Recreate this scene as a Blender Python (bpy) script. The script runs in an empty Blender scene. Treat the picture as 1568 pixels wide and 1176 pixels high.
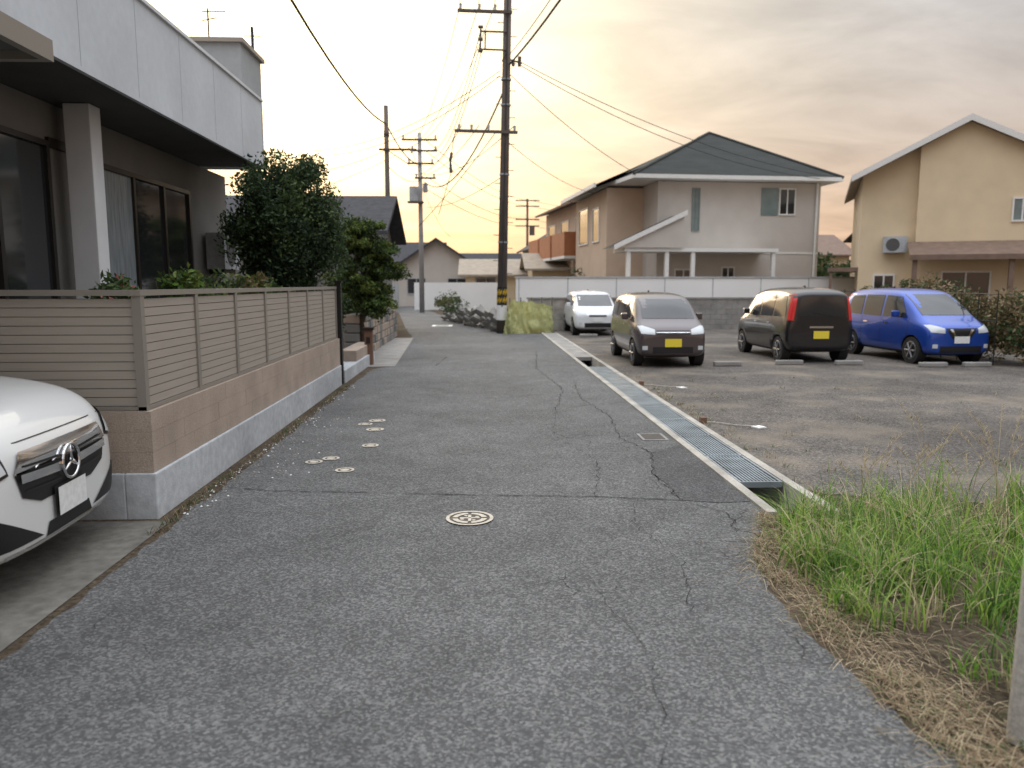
import bpy, bmesh, math, random
from mathutils import Vector, Matrix, noise
from mathutils.bvhtree import BVHTree
random.seed(7)
R=random.Random(11)
scene=bpy.context.scene
col=scene.collection
scene.view_settings.view_transform='Standard'
scene.view_settings.look='None'
scene.view_settings.exposure=0

# ------------------------------------------------------------------ materials
def nd(nt,t,**k):
    n=nt.nodes.new(t)
    for a,b in k.items(): setattr(n,a,b)
    return n
def mat(name,base,rough=.7,metal=0.,spec=.4,ns=None,na=.15,bs=None,bst=.2,bd=.01,coat=0.,trans=0.,ns2=None,na2=.15,stretch=None):
    m=bpy.data.materials.new(name); m.use_nodes=True
    nt=m.node_tree; b=nt.nodes['Principled BSDF']
    b.inputs['Base Color'].default_value=(*base,1)
    b.inputs['Roughness'].default_value=rough
    b.inputs['Metallic'].default_value=metal
    b.inputs['Specular IOR Level'].default_value=spec
    b.inputs['Coat Weight'].default_value=coat
    tc=nd(nt,'ShaderNodeTexCoord'); src=tc.outputs['Object']
    if stretch:
        mp=nd(nt,'ShaderNodeMapping'); mp.inputs['Scale'].default_value=stretch
        nt.links.new(src,mp.inputs['Vector']); src=mp.outputs['Vector']
    if ns:
        def layer(scale,amt,colin):
            n=nd(nt,'ShaderNodeTexNoise'); n.inputs['Scale'].default_value=scale; n.inputs['Detail'].default_value=5
            nt.links.new(src,n.inputs['Vector'])
            mr=nd(nt,'ShaderNodeMapRange'); mr.inputs['From Min'].default_value=.3; mr.inputs['From Max'].default_value=.7
            mr.inputs['To Min'].default_value=1-amt; mr.inputs['To Max'].default_value=1+amt
            nt.links.new(n.outputs['Fac'],mr.inputs['Value'])
            v=nd(nt,'ShaderNodeVectorMath',operation='SCALE')
            if colin is None: v.inputs[0].default_value=base
            else: nt.links.new(colin,v.inputs[0])
            nt.links.new(mr.outputs['Result'],v.inputs['Scale'])
            return v.outputs['Vector']
        c=layer(ns,na,None)
        if ns2: c=layer(ns2,na2,c)
        nt.links.new(c,b.inputs['Base Color'])
    if bs:
        n=nd(nt,'ShaderNodeTexNoise'); n.inputs['Scale'].default_value=bs; n.inputs['Detail'].default_value=4
        nt.links.new(src,n.inputs['Vector'])
        bu=nd(nt,'ShaderNodeBump'); bu.inputs['Strength'].default_value=bst; bu.inputs['Distance'].default_value=bd
        nt.links.new(n.outputs['Fac'],bu.inputs['Height']); nt.links.new(bu.outputs['Normal'],b.inputs['Normal'])
    if trans>0:
        tr=nd(nt,'ShaderNodeBsdfTranslucent'); tr.inputs['Color'].default_value=(*[min(1,x*1.6) for x in base],1)
        mx=nd(nt,'ShaderNodeMixShader'); mx.inputs['Fac'].default_value=trans
        nt.links.new(b.outputs[0],mx.inputs[1]); nt.links.new(tr.outputs[0],mx.inputs[2])
        nt.links.new(mx.outputs[0],nt.nodes['Material Output'].inputs['Surface'])
    return m

def asphalt(name,c1,c2,crack=1.0,speck=1.0,m0=.53,m1=.62,patch=.16,vs=95,dirt=None):
    m=bpy.data.materials.new(name); m.use_nodes=True
    nt=m.node_tree; b=nt.nodes['Principled BSDF']; L=nt.links.new
    b.inputs['Roughness'].default_value=.85; b.inputs['Specular IOR Level'].default_value=.3
    tc=nd(nt,'ShaderNodeTexCoord'); P=tc.outputs['Object']
    def noi(s,d=5,v=P):
        n=nd(nt,'ShaderNodeTexNoise'); n.inputs['Scale'].default_value=s; n.inputs['Detail'].default_value=d; L(v,n.inputs['Vector']); return n
    def mr(v,a,b_,c,d):
        n=nd(nt,'ShaderNodeMapRange')
        for i,x in zip(('From Min','From Max','To Min','To Max'),(a,b_,c,d)): n.inputs[i].default_value=x
        L(v,n.inputs['Value']); return n.outputs['Result']
    def mth(op,a,b_):
        n=nd(nt,'ShaderNodeMath',operation=op)
        for i,x in enumerate((a,b_)):
            if isinstance(x,(int,float)): n.inputs[i].default_value=x
            else: L(x,n.inputs[i])
        return n.outputs[0]
    big=mr(noi(.45,6).outputs['Fac'],.32,.68,1-patch,1+patch)
    med=mr(noi(2.6,7).outputs['Fac'],.3,.7,.86,1.14)
    vo=nd(nt,'ShaderNodeTexVoronoi'); vo.inputs['Scale'].default_value=vs; L(P,vo.inputs['Vector'])
    sep=nd(nt,'ShaderNodeSeparateColor'); L(vo.outputs['Color'],sep.inputs[0])
    sp=mth('POWER',mr(sep.outputs[0],0,1,.0,1.0),2.0)
    mixc=nd(nt,'ShaderNodeMix',data_type='RGBA')
    mixc.inputs[6].default_value=(*c1,1); mixc.inputs[7].default_value=(*c2,1)
    L(mth('MULTIPLY',sp,speck),mixc.inputs[0])
    f=mth('MULTIPLY',big,med)
    nn=noi(3.0,4); add=nd(nt,'ShaderNodeVectorMath',operation='MULTIPLY_ADD')
    L(nn.outputs['Color'],add.inputs[0]); add.inputs[1].default_value=(.35,.35,0); L(P,add.inputs[2])
    ve=nd(nt,'ShaderNodeTexVoronoi',feature='DISTANCE_TO_EDGE',voronoi_dimensions='2D'); ve.inputs['Scale'].default_value=3.0
    L(add.outputs[0],ve.inputs['Vector'])
    ln=mr(ve.outputs['Distance'],.003,.018,1,0)
    sx=nd(nt,'ShaderNodeSeparateXYZ'); L(P,sx.inputs[0])
    bias=mr(sx.outputs['X'],-1.0,2.0,-.06,.06)
    mask=mr(mth('ADD',noi(.7,3).outputs['Fac'],bias),m0,m1,0,1)
    ck=mth('MULTIPLY',mth('MULTIPLY',ln,mask),crack)
    f2=mth('MULTIPLY',f,mth('SUBTRACT',1.0,mth('MULTIPLY',ck,.65)))
    cc=mixc.outputs[2]
    if dirt:
        dm=nd(nt,'ShaderNodeMix',data_type='RGBA'); L(mr(noi(.9,7).outputs['Fac'],.48,.66,0,.75),dm.inputs[0]); L(cc,dm.inputs[6]); dm.inputs[7].default_value=(*dirt,1); cc=dm.outputs[2]
    v=nd(nt,'ShaderNodeVectorMath',operation='SCALE'); L(cc,v.inputs[0]); L(f2,v.inputs['Scale'])
    L(v.outputs[0],b.inputs['Base Color'])
    h=mth('ADD',mth('MULTIPLY',vo.outputs['Distance'],-.8),mth('MULTIPLY',noi(220,2).outputs['Fac'],.6))
    h=mth('SUBTRACT',h,mth('MULTIPLY',ck,1.4))
    bu=nd(nt,'ShaderNodeBump'); bu.inputs['Strength'].default_value=.85; bu.inputs['Distance'].default_value=.006
    L(h,bu.inputs['Height']); L(bu.outputs['Normal'],b.inputs['Normal'])
    return m

M={}
M['asphalt']=asphalt('asphalt_road',(.066,.067,.068),(.20,.20,.196),.9)
M['asphalt_dark']=asphalt('asphalt_patch',(.045,.046,.049),(.14,.14,.14),.6)
M['lot']=asphalt('asphalt_lot',(.058,.052,.048),(.19,.17,.15),.5,1,.56,.66,.26,60,(.17,.145,.115))
M['soil']=mat('soil',(.085,.066,.046),.95,spec=.1,ns=1.2,na=.3,bs=40,bst=.8,bd=.03,ns2=30,na2=.5)
M['crack']=mat('crack_dark',(.02,.02,.02),.95,spec=.05)
M['concrete']=mat('concrete',(.26,.25,.235),.85,ns=3,na=.2,ns2=60,na2=.12,bs=80,bst=.3)
M['kerb']=mat('gutter_kerb',(.36,.34,.30),.85,ns=3,na=.25,ns2=60,na2=.18,bs=80,bst=.3)
M['concrete_apron']=mat('concrete_apron',(.135,.128,.112),.85,ns=.9,na=.5,ns2=14,na2=.25,bs=80,bst=.3)
M['concrete_white']=mat('concrete_pale',(.42,.44,.46),.8,ns=1.1,na=.22,ns2=14,na2=.14,bs=60,bst=.3)
M['brown_block']=mat('brown_block',(.36,.29,.235),.85,ns=2.2,na=.14,ns2=120,na2=.2,bs=120,bst=.5)
M['slat']=mat('taupe_slat',(.34,.30,.255),.55,ns=2,na=.06,stretch=(1,1,18))
M['slat_groove']=mat('taupe_groove',(.20,.18,.15),.7)
M['slat_post']=mat('taupe_post',(.23,.205,.175),.45)
M['steel']=mat('galvanised_steel',(.30,.345,.375),.45,metal=.5,ns=3,na=.3)
M['iron']=mat('cast_iron',(.055,.05,.045),.6,metal=.3,ns=40,na=.3)
M['beige_iron']=mat('worn_rim',(.46,.42,.35),.6,ns=40,na=.25)
M['white_plaster']=mat('white_panel',(.54,.58,.62),.6,ns=1.2,na=.07,ns2=12,na2=.04)
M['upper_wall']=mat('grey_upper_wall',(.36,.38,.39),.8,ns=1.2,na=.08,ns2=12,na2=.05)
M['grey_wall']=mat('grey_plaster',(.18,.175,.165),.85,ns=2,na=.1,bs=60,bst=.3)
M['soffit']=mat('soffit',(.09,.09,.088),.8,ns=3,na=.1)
M['black']=mat('black_trim',(.012,.012,.013),.45)
M['frame']=mat('dark_frame',(.03,.028,.026),.4,metal=.4)
M['glass']=mat('dark_glass',(.02,.023,.026),.08,spec=.8)
M['glass_soft']=mat('curtain_glass',(.24,.27,.29),.25,spec=.6,ns=4,na=.25,stretch=(6,6,.6))
M['pillar']=mat('pillar_white',(.66,.68,.70),.6,ns=3,na=.05)
M['bark']=mat('bark',(.07,.052,.04),.9,ns=12,na=.3,bs=30,bst=.6)
M['pole']=mat('weathered_pole',(.12,.10,.088),.85,ns=6,na=.25,bs=40,bst=.4,stretch=(3,3,.4))
M['pole_grey']=mat('concrete_pole',(.34,.34,.34),.8,ns=3,na=.12)
M['wire']=mat('wire',(.03,.03,.032),.6)
M['porc']=mat('insulator',(.5,.5,.48),.3)
M['yellow']=mat('yellow_tape',(.65,.42,.02),.5)
M['whitep']=mat('white_paint',(.74,.74,.72),.6,ns=30,na=.12)
M['wallwhite']=mat('white_panel_wall',(.84,.84,.83),.6,ns=.6,na=.04)
M['tyre']=mat('tyre',(.018,.018,.018),.85)
M['rim']=mat('alloy',(.22,.22,.23),.4,metal=.8)
M['lamp']=mat('lamp_lens',(.55,.58,.6),.12,spec=.8)
M['red']=mat('red_lens',(.60,.02,.02),.2,spec=.7)
M['flower']=mat('flower_pink',(.30,.10,.09),.7)
M['plate_y']=mat('plate_yellow',(.75,.6,.05),.5)
M['plate_w']=mat('plate_white',(.72,.73,.72),.5,ns=30,na=.1)
M['chrome']=mat('chrome',(.75,.75,.76),.12,metal=1)
M['rope']=mat('rope',(.16,.09,.06),.9)
for nm,c in dict(lf_d=(.018,.034,.016),lf_m=(.035,.062,.024),lf_l=(.07,.105,.035),pn_m=(.05,.085,.02),pn_l=(.12,.16,.035),pn_d=(.028,.045,.015),ol=(.13,.10,.045)).items():
    M[nm]=mat('leaf_'+nm,c,.6,spec=.25,trans=.2)
M['g1']=mat('grass_green',(.12,.235,.035),.5,spec=.3,trans=.4,ns=3,na=.3)
M['g2']=mat('grass_light',(.26,.36,.075),.5,spec=.3,trans=.4,ns=3,na=.25)
M['g3']=mat('grass_dark',(.05,.11,.022),.55,spec=.3,trans=.3)
M['dry']=mat('dry_grass',(.46,.38,.25),.8,spec=.2,trans=.2)
M['dry2']=mat('dry_straw',(.25,.185,.115),.85,spec=.2)

# ------------------------------------------------------------------ builder
class MB:
    def __init__(s): s.v=[];s.f=[];s.mi=[];s.mats=[]
    def m(s,k):
        if k not in s.mats: s.mats.append(k)
        return s.mats.index(k)
    def add(s,vs,fs,k):
        o=len(s.v); i=s.m(k); s.v+= [tuple(x) for x in vs]
        for f in fs: s.f.append([o+a for a in f]); s.mi.append(i)
    def box(s,x0,x1,y0,y1,z0,z1,k,rz=0,c=None):
        vs=[(x,y,z) for z in(z0,z1) for y in(y0,y1) for x in(x0,x1)]
        if rz:
            cx,cy=c or ((x0+x1)/2,(y0+y1)/2); ca,sa=math.cos(rz),math.sin(rz)
            vs=[(cx+(x-cx)*ca-(y-cy)*sa,cy+(x-cx)*sa+(y-cy)*ca,z) for x,y,z in vs]
        s.add(vs,[(0,2,3,1),(4,5,7,6),(0,1,5,4),(2,6,7,3),(0,4,6,2),(1,3,7,5)],k)
    def tube(s,p0,p1,r0,r1,k,n=10,cap=True):
        p0=Vector(p0);p1=Vector(p1);d=(p1-p0).normalized()
        a=d.orthogonal().normalized(); b=d.cross(a)
        vs=[]
        for p,r in((p0,r0),(p1,r1)):
            for i in range(n):
                t=2*math.pi*i/n; vs.append(p+a*math.cos(t)*r+b*math.sin(t)*r)
        fs=[(i,(i+1)%n,n+(i+1)%n,n+i) for i in range(n)]
        if cap: fs+= [tuple(range(n))[::-1],tuple(range(n,2*n))]
        s.add(vs,fs,k)
    def poly(s,pts,k): s.add(pts,[tuple(range(len(pts)))],k)
    def obj(s,name,parent=None,smooth=False,bevel=0):
        me=bpy.data.meshes.new(name); me.from_pydata(s.v,[],s.f)
        for k in s.mats: me.materials.append(M[k])
        me.polygons.foreach_set('material_index',s.mi)
        if smooth: me.polygons.foreach_set('use_smooth',[True]*len(me.polygons))
        me.update()
        ob=bpy.data.objects.new(name,me); col.objects.link(ob)
        if parent: ob.parent=parent
        if bevel:
            md=ob.modifiers.new('b','BEVEL'); md.width=bevel; md.segments=2; md.limit_method='ANGLE'
        return ob
def empty(name,loc=(0,0,0),rz=0):
    e=bpy.data.objects.new(name,None); col.objects.link(e); e.location=loc; e.rotation_euler=(0,0,rz); return e
def jit(a): return R.uniform(-a,a)

# ------------------------------------------------------------------ ground (trench left open)
g=MB()
X0,X1,Y0,Y1=-400,400,-60,700; tx0,tx1,ty0,ty1=2.06,2.60,5.3,26
for a,b,c,d in((X0,tx0,Y0,Y1),(tx1,X1,Y0,Y1),(tx0,tx1,Y0,ty0),(tx0,tx1,ty1,Y1)):
    g.poly([(a,c,0),(b,c,0),(b,d,0),(a,d,0)],'soil')
g.obj('ground')
def strip(name,left,right,k,z,step=.06,j=.035):
    def interp(t,y):
        for (y0,x0),(y1,x1) in zip(t,t[1:]):
            if y0<=y<=y1: return x0+(x1-x0)*(y-y0)/(y1-y0)
        return t[-1][1]
    ys=[];y=left[0][0]
    while y<left[-1][0]: ys.append(y); y+=step if y<20 else .5
    ys.append(left[-1][0])
    vs=[];fs=[]
    for y in ys:
        jl=(noise.noise(Vector((y*1.7,1,0)))+.5*noise.noise(Vector((y*6,1,0)))+.3*noise.noise(Vector((y*19,1,0))))*j
        jr=(noise.noise(Vector((y*1.7,9,0)))+.6*noise.noise(Vector((y*6,7,0)))+.4*noise.noise(Vector((y*19,5,0))))*j if not(5.4<y<26) else 0
        vs+=[(interp(left,y)+jl*2,y,z),(interp(right,y)+jr*2,y,z)]
    for i in range(len(ys)-1): fs.append((2*i,2*i+1,2*i+3,2*i+2))
    m=MB(); m.add(vs,fs,k); return m.obj(name)
strip('road',[(-6,-2.13),(15,-2.1),(15.7,-1.75),(23.9,-2.1),(30,-2.9),(35,-3.5),(45,-4.7),(60,-8),(90,-16)],
      [(-6,1.75),(2.4,1.70),(2.7,1.62),(3.3,1.52),(4.3,1.62),(4.9,1.85),(5.4,2.055),(25.9,2.055),(26.2,.75),(30.5,-.2),(35.6,-1.3),(45.6,-2.7),(60,-5.5),(90,-13)],'asphalt',.004)
pts=[(2.60,6.0)]+[(2.6+i*.12,5.85-.55*min(1,i*.12/2.2)+.10*noise.noise(Vector((i*.45,4,0)))+.05*noise.noise(Vector((i*1.7,4,0)))) for i in range(1,82)]+[(12.5,5.3),(12.5,27.9),(2.6,27.9)]
m=MB(); m.poly([(x,y,.004) for x,y in pts],'lot'); m.obj('parking_lot_ground')
m=MB(); m.poly([(-9,-4,.005),(-2.17,-4,.005),(-2.17,5.32,.005),(-9,5.32,.005)],'concrete_apron')
m.poly([(-2.9,15.2,.006),(-1.72,15.6,.006),(-2.05,23.8,.006),(-2.9,23.8,.006)],'concrete'); m.obj('pavement')
m=MB(); m.poly([(1.66,7.35,.008),(1.60,7.0,.008),(1.5,6.5,.008),(1.55,6.1,.008),(1.53,5.68,.008),(1.8,5.6,.008),(2.05,5.62,.008),(2.05,7.7,.008)],'asphalt_dark')
m.obj('road_patch')
cr=MB()
def crack(pts,w=.012,j=.025,z=.0105):
    w*=.62; P=[]
    for (x0,y0),(x1,y1) in zip(pts,pts[1:]):
        n=max(2,int(math.hypot(x1-x0,y1-y0)/.06))
        for i in range(n):
            t=i/n; P.append((x0+(x1-x0)*t+jit(j),y0+(y1-y0)*t+jit(j)))
    P.append(pts[-1])
    vs=[];fs=[]
    for i,(x,y) in enumerate(P):
        a=P[max(0,i-1)];b=P[min(len(P)-1,i+1)]; dx,dy=b[0]-a[0],b[1]-a[1]; l=math.hypot(dx,dy) or 1
        ww=w*R.uniform(.15,1)/2; nx,ny=-dy/l*ww,dx/l*ww
        vs+=[(x+nx,y+ny,z),(x-nx,y-ny,z)]
    for i in range(len(P)-1): fs.append((2*i,2*i+1,2*i+3,2*i+2))
    cr.add(vs,fs,'crack')
crack([(-2.05,6.2),(-1.7,6.08),(-.6,5.95),(.3,5.85),(.9,5.8),(1.53,5.67)],.024,.008)
crack([(1.53,5.67),(1.5,6.5),(1.68,7.35),(1.5,8.1),(1.62,9.5),(1.45,11),(1.6,13)],.016)
crack([(1.53,5.67),(1.8,5.3),(1.7,4.9)],.012)
crack([(.9,5.8),(1.1,7),(.8,8.3),(1.0,10)],.008)
crack([(.6,2.2),(.75,3.1),(.62,4.1)],.006); crack([(1.05,3.6),(1.2,4.4),(1.05,5.1),(1.2,5.7)],.008)
crack([(1.0,10),(1.3,12),(1.1,15),(1.4,19)],.02); crack([(-1.65,15.6),(-.9,15.55),(-.75,17.5)],.03,.01)
crack([(.8,8.3),(1.5,8.6)],.009); crack([(1.0,10),(1.6,10.4)],.012)
crack([(-1.75,12.3),(-.2,12.1),(1.0,12.2)],.012)
cr.obj('road_cracks')

# ------------------------------------------------------------------ gutter
m=MB()
m.box(2.06,2.14,5.3,26,-.5,.022,'kerb'); m.box(2.52,2.60,5.3,26,-.5,.022,'kerb')
m.poly([(2.14,5.3,-.42),(2.52,5.3,-.42),(2.52,26,-.42),(2.14,26,-.42)],'crack')
m.poly([(2.14,5.3,-.42),(2.52,5.3,-.42),(2.52,5.3,0),(2.14,5.3,0)],'soil')
m.poly([(2.14,25.995,-.42),(2.52,25.995,-.42),(2.52,25.995,0),(2.14,25.995,0)],'soil')
for i in range(9):
    y0=17.2+i*.97; m.box(2.145,2.515,y0,y0+.955,-.06,.016+jit(.003),'concrete')
m.obj('drainage_gutter')
m=MB()
for i in range(9):
    y0=6.15+i*1.0; y1=y0+.985; z=.02+jit(.002); x0,x1=2.15,2.51
    m.box(x0,x0+.018,y0,y1,-.03,z,'steel'); m.box(x1-.018,x1,y0,y1,-.03,z,'steel')
    m.box(x0+.018,x1-.018,y0,y0+.018,-.03,z,'steel'); m.box(x0+.018,x1-.018,y1-.018,y1,-.03,z,'steel')
    nn=11
    for k in range(1,nn):
        x=x0+.018+(x1-x0-.036)*k/nn; m.box(x-.0065,x+.0065,y0+.018,y1-.018,-.022,z-.002,'steel')
    for k in range(1,10):
        y=y0+(y1-y0)*k/10; m.box(x0+.018,x1-.018,y-.004,y+.004,-.02,z-.008,'steel')
m.obj('steel_grate')

# ------------------------------------------------------------------ manholes
def disc(m,x,y,r,z,k,n=40): m.poly([(x+r*math.cos(2*math.pi*i/n),y+r*math.sin(2*math.pi*i/n),z) for i in range(n)],k)
def ring(m,x,y,r0,r1,z,k,n=40,a0=0,a1=2*math.pi):
    vs=[];fs=[]
    for i in range(n+1):
        t=a0+(a1-a0)*i/n; vs+=[(x+r0*math.cos(t),y+r0*math.sin(t),z),(x+r1*math.cos(t),y+r1*math.sin(t),z)]
    for i in range(n): fs.append((2*i,2*i+1,2*i+3,2*i+2))
    m.add(vs,fs,k)
m=MB(); x,y=-.08,5.28
disc(m,x,y,.168,.0085,'iron'); ring(m,x,y,.143,.168,.0125,'beige_iron')
for q in range(4):
    a=q*math.pi/2+.12; ring(m,x,y,.085,.122,.0125,'beige_iron',10,a,a+1.33)
    ca,sa=math.cos(q*math.pi/2),math.sin(q*math.pi/2)
    px,py=x+ca*.04,y+sa*.04
    m.box(px-(.03 if q%2==0 else .011),px+(.03 if q%2==0 else .011),py-(.011 if q%2==0 else .03),py+(.011 if q%2==0 else .03),.009,.0125,'beige_iron')
    a=q*math.pi/2+.5; m.tube((x+math.cos(a)*.06,y+math.sin(a)*.06,.009),(x+math.cos(a)*.06,y+math.sin(a)*.06,.0127),.014,.014,'beige_iron')
m.obj('manhole_cover')
for i,(x,y,r) in enumerate([(-1.25,9.25,.10),(-1.36,9.02,.085),(-1.2,8.68,.10),(-1.13,7.8,.085),(-1.21,6.75,.085),(-1.55,7.08,.08),(-1.42,7.22,.08)]):
    m=MB(); disc(m,x,y,r,.0085,'iron'); ring(m,x,y,r*.72,r,.011,'beige_iron'); disc(m,x,y,r*.5,.011,'beige_iron',16)
    m.obj('valve_cover')
m=MB(); m.box(1.72,2.0,7.95,8.3,.005,.012,'concrete'); m.box(1.75,1.97,7.98,8.27,.012,.0145,'iron'); m.obj('meter_box_lid')
m=MB(); m.box(-1.9,-1.1,30.3,31.3,.005,.011,'whitep'); m.box(-1.75,-1.25,30.45,31.15,.011,.015,'concrete'); m.obj('road_marking')
for (x0,y0,x1,y1) in((2.64,8.95,3.2,8.62),(2.62,12.4,3.2,12.05)):
    m=MB(); m.box(x0-.02,x0+.05,y0-.04,y0+.04,.005,.075,'rope')
    n=8;pp=[(x0+.05+(x1-x0-.05)*i/n+jit(.008),y0+(y1-y0)*i/n+.03*math.sin(i),.018) for i in range(n+1)]
    for a,b in zip(pp,pp[1:]): m.tube(a,b,.006,.006,'beige_iron',6)
    m.box(x1-.05,x1+.07,y1-.06,y1+.06,.006,.02,'whitep',.4); m.obj('parking_rope_marker')

# ------------------------------------------------------------------ left boundary wall + fence
m=MB(); XF=-2.28; Yc=5.38; YE=12.7
m.box(XF-.22,XF,Yc,YE,-.05,.33,'concrete_white'); m.box(-9,XF-.22,Yc,Yc+.22,-.05,.33,'concrete_white')
m.obj('concrete_wall_base',bevel=.01)
m=MB()
for r in range(3):
    z0=.332+r*.146
    y=Yc+.015-(.2 if r%2 else 0)
    while y<YE-.02:
        a=max(y,Yc+.015); b=min(y+.395,YE-.01)
        m.box(XF-.19,XF-.018+jit(.001),a,b,z0,z0+.1445,'brown_block'); y+=.397
    x=XF-.19
    while x>-8.8:
        m.box(max(-9,x-.395),x-.002,Yc+.018+jit(.001),Yc+.18,z0,z0+.1445,'brown_block'); x-=.397
m.obj('brick_wall')
m=MB()
zt=1.60
NS=12
def slats_y(y0,y1,x):
    m.box(x-.022,x-.010,y0,y1,.80,zt-.05,'slat_groove')
    for i in range(NS):
        z0=.80+i*(zt-.05-.80)/NS; h=(zt-.05-.80)/NS
        m.box(x-.0099,x-.001,y0,y1,z0+.003,z0+h-.003,'slat')
def slats_x(x0,x1,y):
    m.box(x0,x1,y+.010,y+.022,.80,zt-.05,'slat_groove')
    for i in range(NS):
        z0=.80+i*(zt-.05-.80)/NS; h=(zt-.05-.80)/NS
        m.box(x0,x1,y+.001,y+.0099,z0+.003,z0+h-.003,'slat')
n=7; px=XF-.05
for i in range(n):
    y0=Yc+.06+i*(YE-Yc-.1)/n; y1=y0+(YE-Yc-.1)/n
    slats_y(y0+.03,y1-.03,px-.012)
for i in range(n+1):
    y0=Yc+.06+i*(YE-Yc-.1)/n; m.box(px-.06,px+.002,y0-.03,y0+.03,.77,zt-.03,'slat_post')
m.box(px-.065,px+.006,Yc+.02,YE,zt-.03,zt+.01,'slat_post')
m.box(px-.055,px,Yc+.03,YE,.772,.798,'slat_post')
slats_x(-9,px-.062,Yc+.06)
m.box(-9,px-.066,Yc+.03,Yc+.1,zt-.03,zt+.01,'slat_post'); m.box(-9,px-.066,Yc+.04,Yc+.09,.772,.798,'slat_post')
m.obj('slat_fence')
m=MB(); m.box(-2.36,-2.27,12.75,12.85,0,1.68,'black'); m.box(-2.38,-2.25,12.74,12.86,1.68,1.7,'black'); m.obj('gate_post')
m=MB(); m.box(-2.6,-2.26,12.9,16.6,-.02,.22,'concrete_white'); m.box(-4.3,-2.6,12.9,14.3,-.02,.12,'concrete'); m.box(-2.62,-2.3,14.4,16.6,.22,.42,'brown_block'); m.obj('low_wall',bevel=.01)
m=MB(); m.box(-2.36,-2.2,15.8,15.95,.0,.72,'rope'); m.box(-2.39,-2.17,15.77,15.98,.72,.77,'frame'); m.box(-2.32,-2.24,15.78,15.79,.45,.58,'frame'); m.obj('gate_pillar',bevel=.01)
m=MB()
for r in range(5):
    y=16.8
    while y<24.5:
        l=R.uniform(.3,.55); m.box(-2.95,-2.62+jit(.02),y,min(y+l-.02,24.6),r*.2,r*.2+.185,'brown_block' if R.random()<.4 else 'grey_wall'); y+=l
m.obj('stone_wall',bevel=.02)

# ------------------------------------------------------------------ left house
hs=empty('white_house')
m=MB()
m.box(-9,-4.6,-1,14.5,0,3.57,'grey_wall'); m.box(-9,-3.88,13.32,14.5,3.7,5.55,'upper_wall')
m.obj('walls',hs)
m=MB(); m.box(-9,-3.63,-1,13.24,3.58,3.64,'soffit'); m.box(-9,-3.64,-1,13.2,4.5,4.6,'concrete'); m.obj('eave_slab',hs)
m=MB(); m.box(-3.63,-3.58,-1,13.3,3.56,4.62,'white_plaster')
for i in range(12): m.box(-3.58,-3.578,.2+i*1.2,.208+i*1.2,3.6,4.6,'upper_wall')
m.box(-3.66,-3.55,-1,13.33,4.62,4.66,'pillar'); m.box(-9,-3.631,13.25,13.3,3.565,4.615,'white_plaster')
m.box(-9.0,-3.82,13.26,14.56,5.552,5.62,'slat'); m.obj('parapet',hs,bevel=.006)
m=MB(); m.box(-4.46,-4.18,8.75,9.0,0,3.575,'pillar'); m.box(-4.46,-4.18,4.0,4.25,0,3.575,'pillar'); m.obj('porch_pillar',hs,bevel=.01)
m=MB()
def wnd(y0,y1,z0,z1,n,g):
    x=-4.6
    m.box(x,x+.06,y0,y1,z0,z0+.06,'frame'); m.box(x,x+.06,y0,y1,z1-.06,z1,'frame')
    for i in range(n+1):
        y=y0+(y1-y0-.06)*i/n; m.box(x,x+.055,y,y+.06,z0+.06,z1-.06,'frame')
    for i in range(n):
        ya=y0+.06+(y1-y0-.06)*i/n; yb=y0+(y1-y0-.06)*(i+1)/n
        m.box(x,x+.02,ya,yb,z0+.06,z1-.06,g[i])
wnd(6.7,8.6,.5,3.15,2,['glass','glass']); wnd(9.6,12.6,.5,3.1,3,['glass_soft','glass','glass'])
wnd(3,5.5,.5,3.1,2,['glass','glass_soft'])
m.box(-4.598,-4.56,8.62,9.58,3.1,3.2,'frame'); m.obj('windows',hs)
m=MB(); m.box(-4.55,-4.25,13.2,14.0,1.9,2.5,'concrete_white')
m.tube((-4.25,13.55,2.2),(-4.24,13.55,2.2),.24,.24,'soffit',20); m.box(-4.55,-4.3,13.3,13.9,1.82,1.9,'frame'); m.obj('air_conditioner',hs)
m=MB()
m.tube((-4.6,14,5.6),(-4.6,14,6.3),.015,.015,'wire',6); m.tube((-4.7,14,6.25),(-4.3,14,6.25),.01,.01,'wire',5); m.tube((-4.7,14,6.1),(-4.45,14,6.15),.01,.01,'wire',5)
m.tube((-3.95,14.3,5.6),(-3.95,14.3,6.1),.03,.03,'wire',6); m.tube((-4.1,14.3,5.95),(-3.8,14.3,5.95),.01,.01,'wire',5)
m.tube((-4.4,13.3,5.0),(-4.4,13.32,5.15),.09,.09,'soffit',12)
m.obj('antenna',hs)
cp=empty('carport')
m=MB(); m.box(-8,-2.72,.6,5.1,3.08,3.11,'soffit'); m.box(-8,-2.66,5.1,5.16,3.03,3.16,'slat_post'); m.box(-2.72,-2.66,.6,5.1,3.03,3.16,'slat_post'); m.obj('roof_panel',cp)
m=MB(); m.tube((-5.0,5.0,0),(-5.0,5.0,3.08),.05,.05,'slat_post'); m.tube((-5.0,.7,0),(-5.0,.7,3.08),.05,.05,'slat_post'); m.obj('posts',cp)

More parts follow.
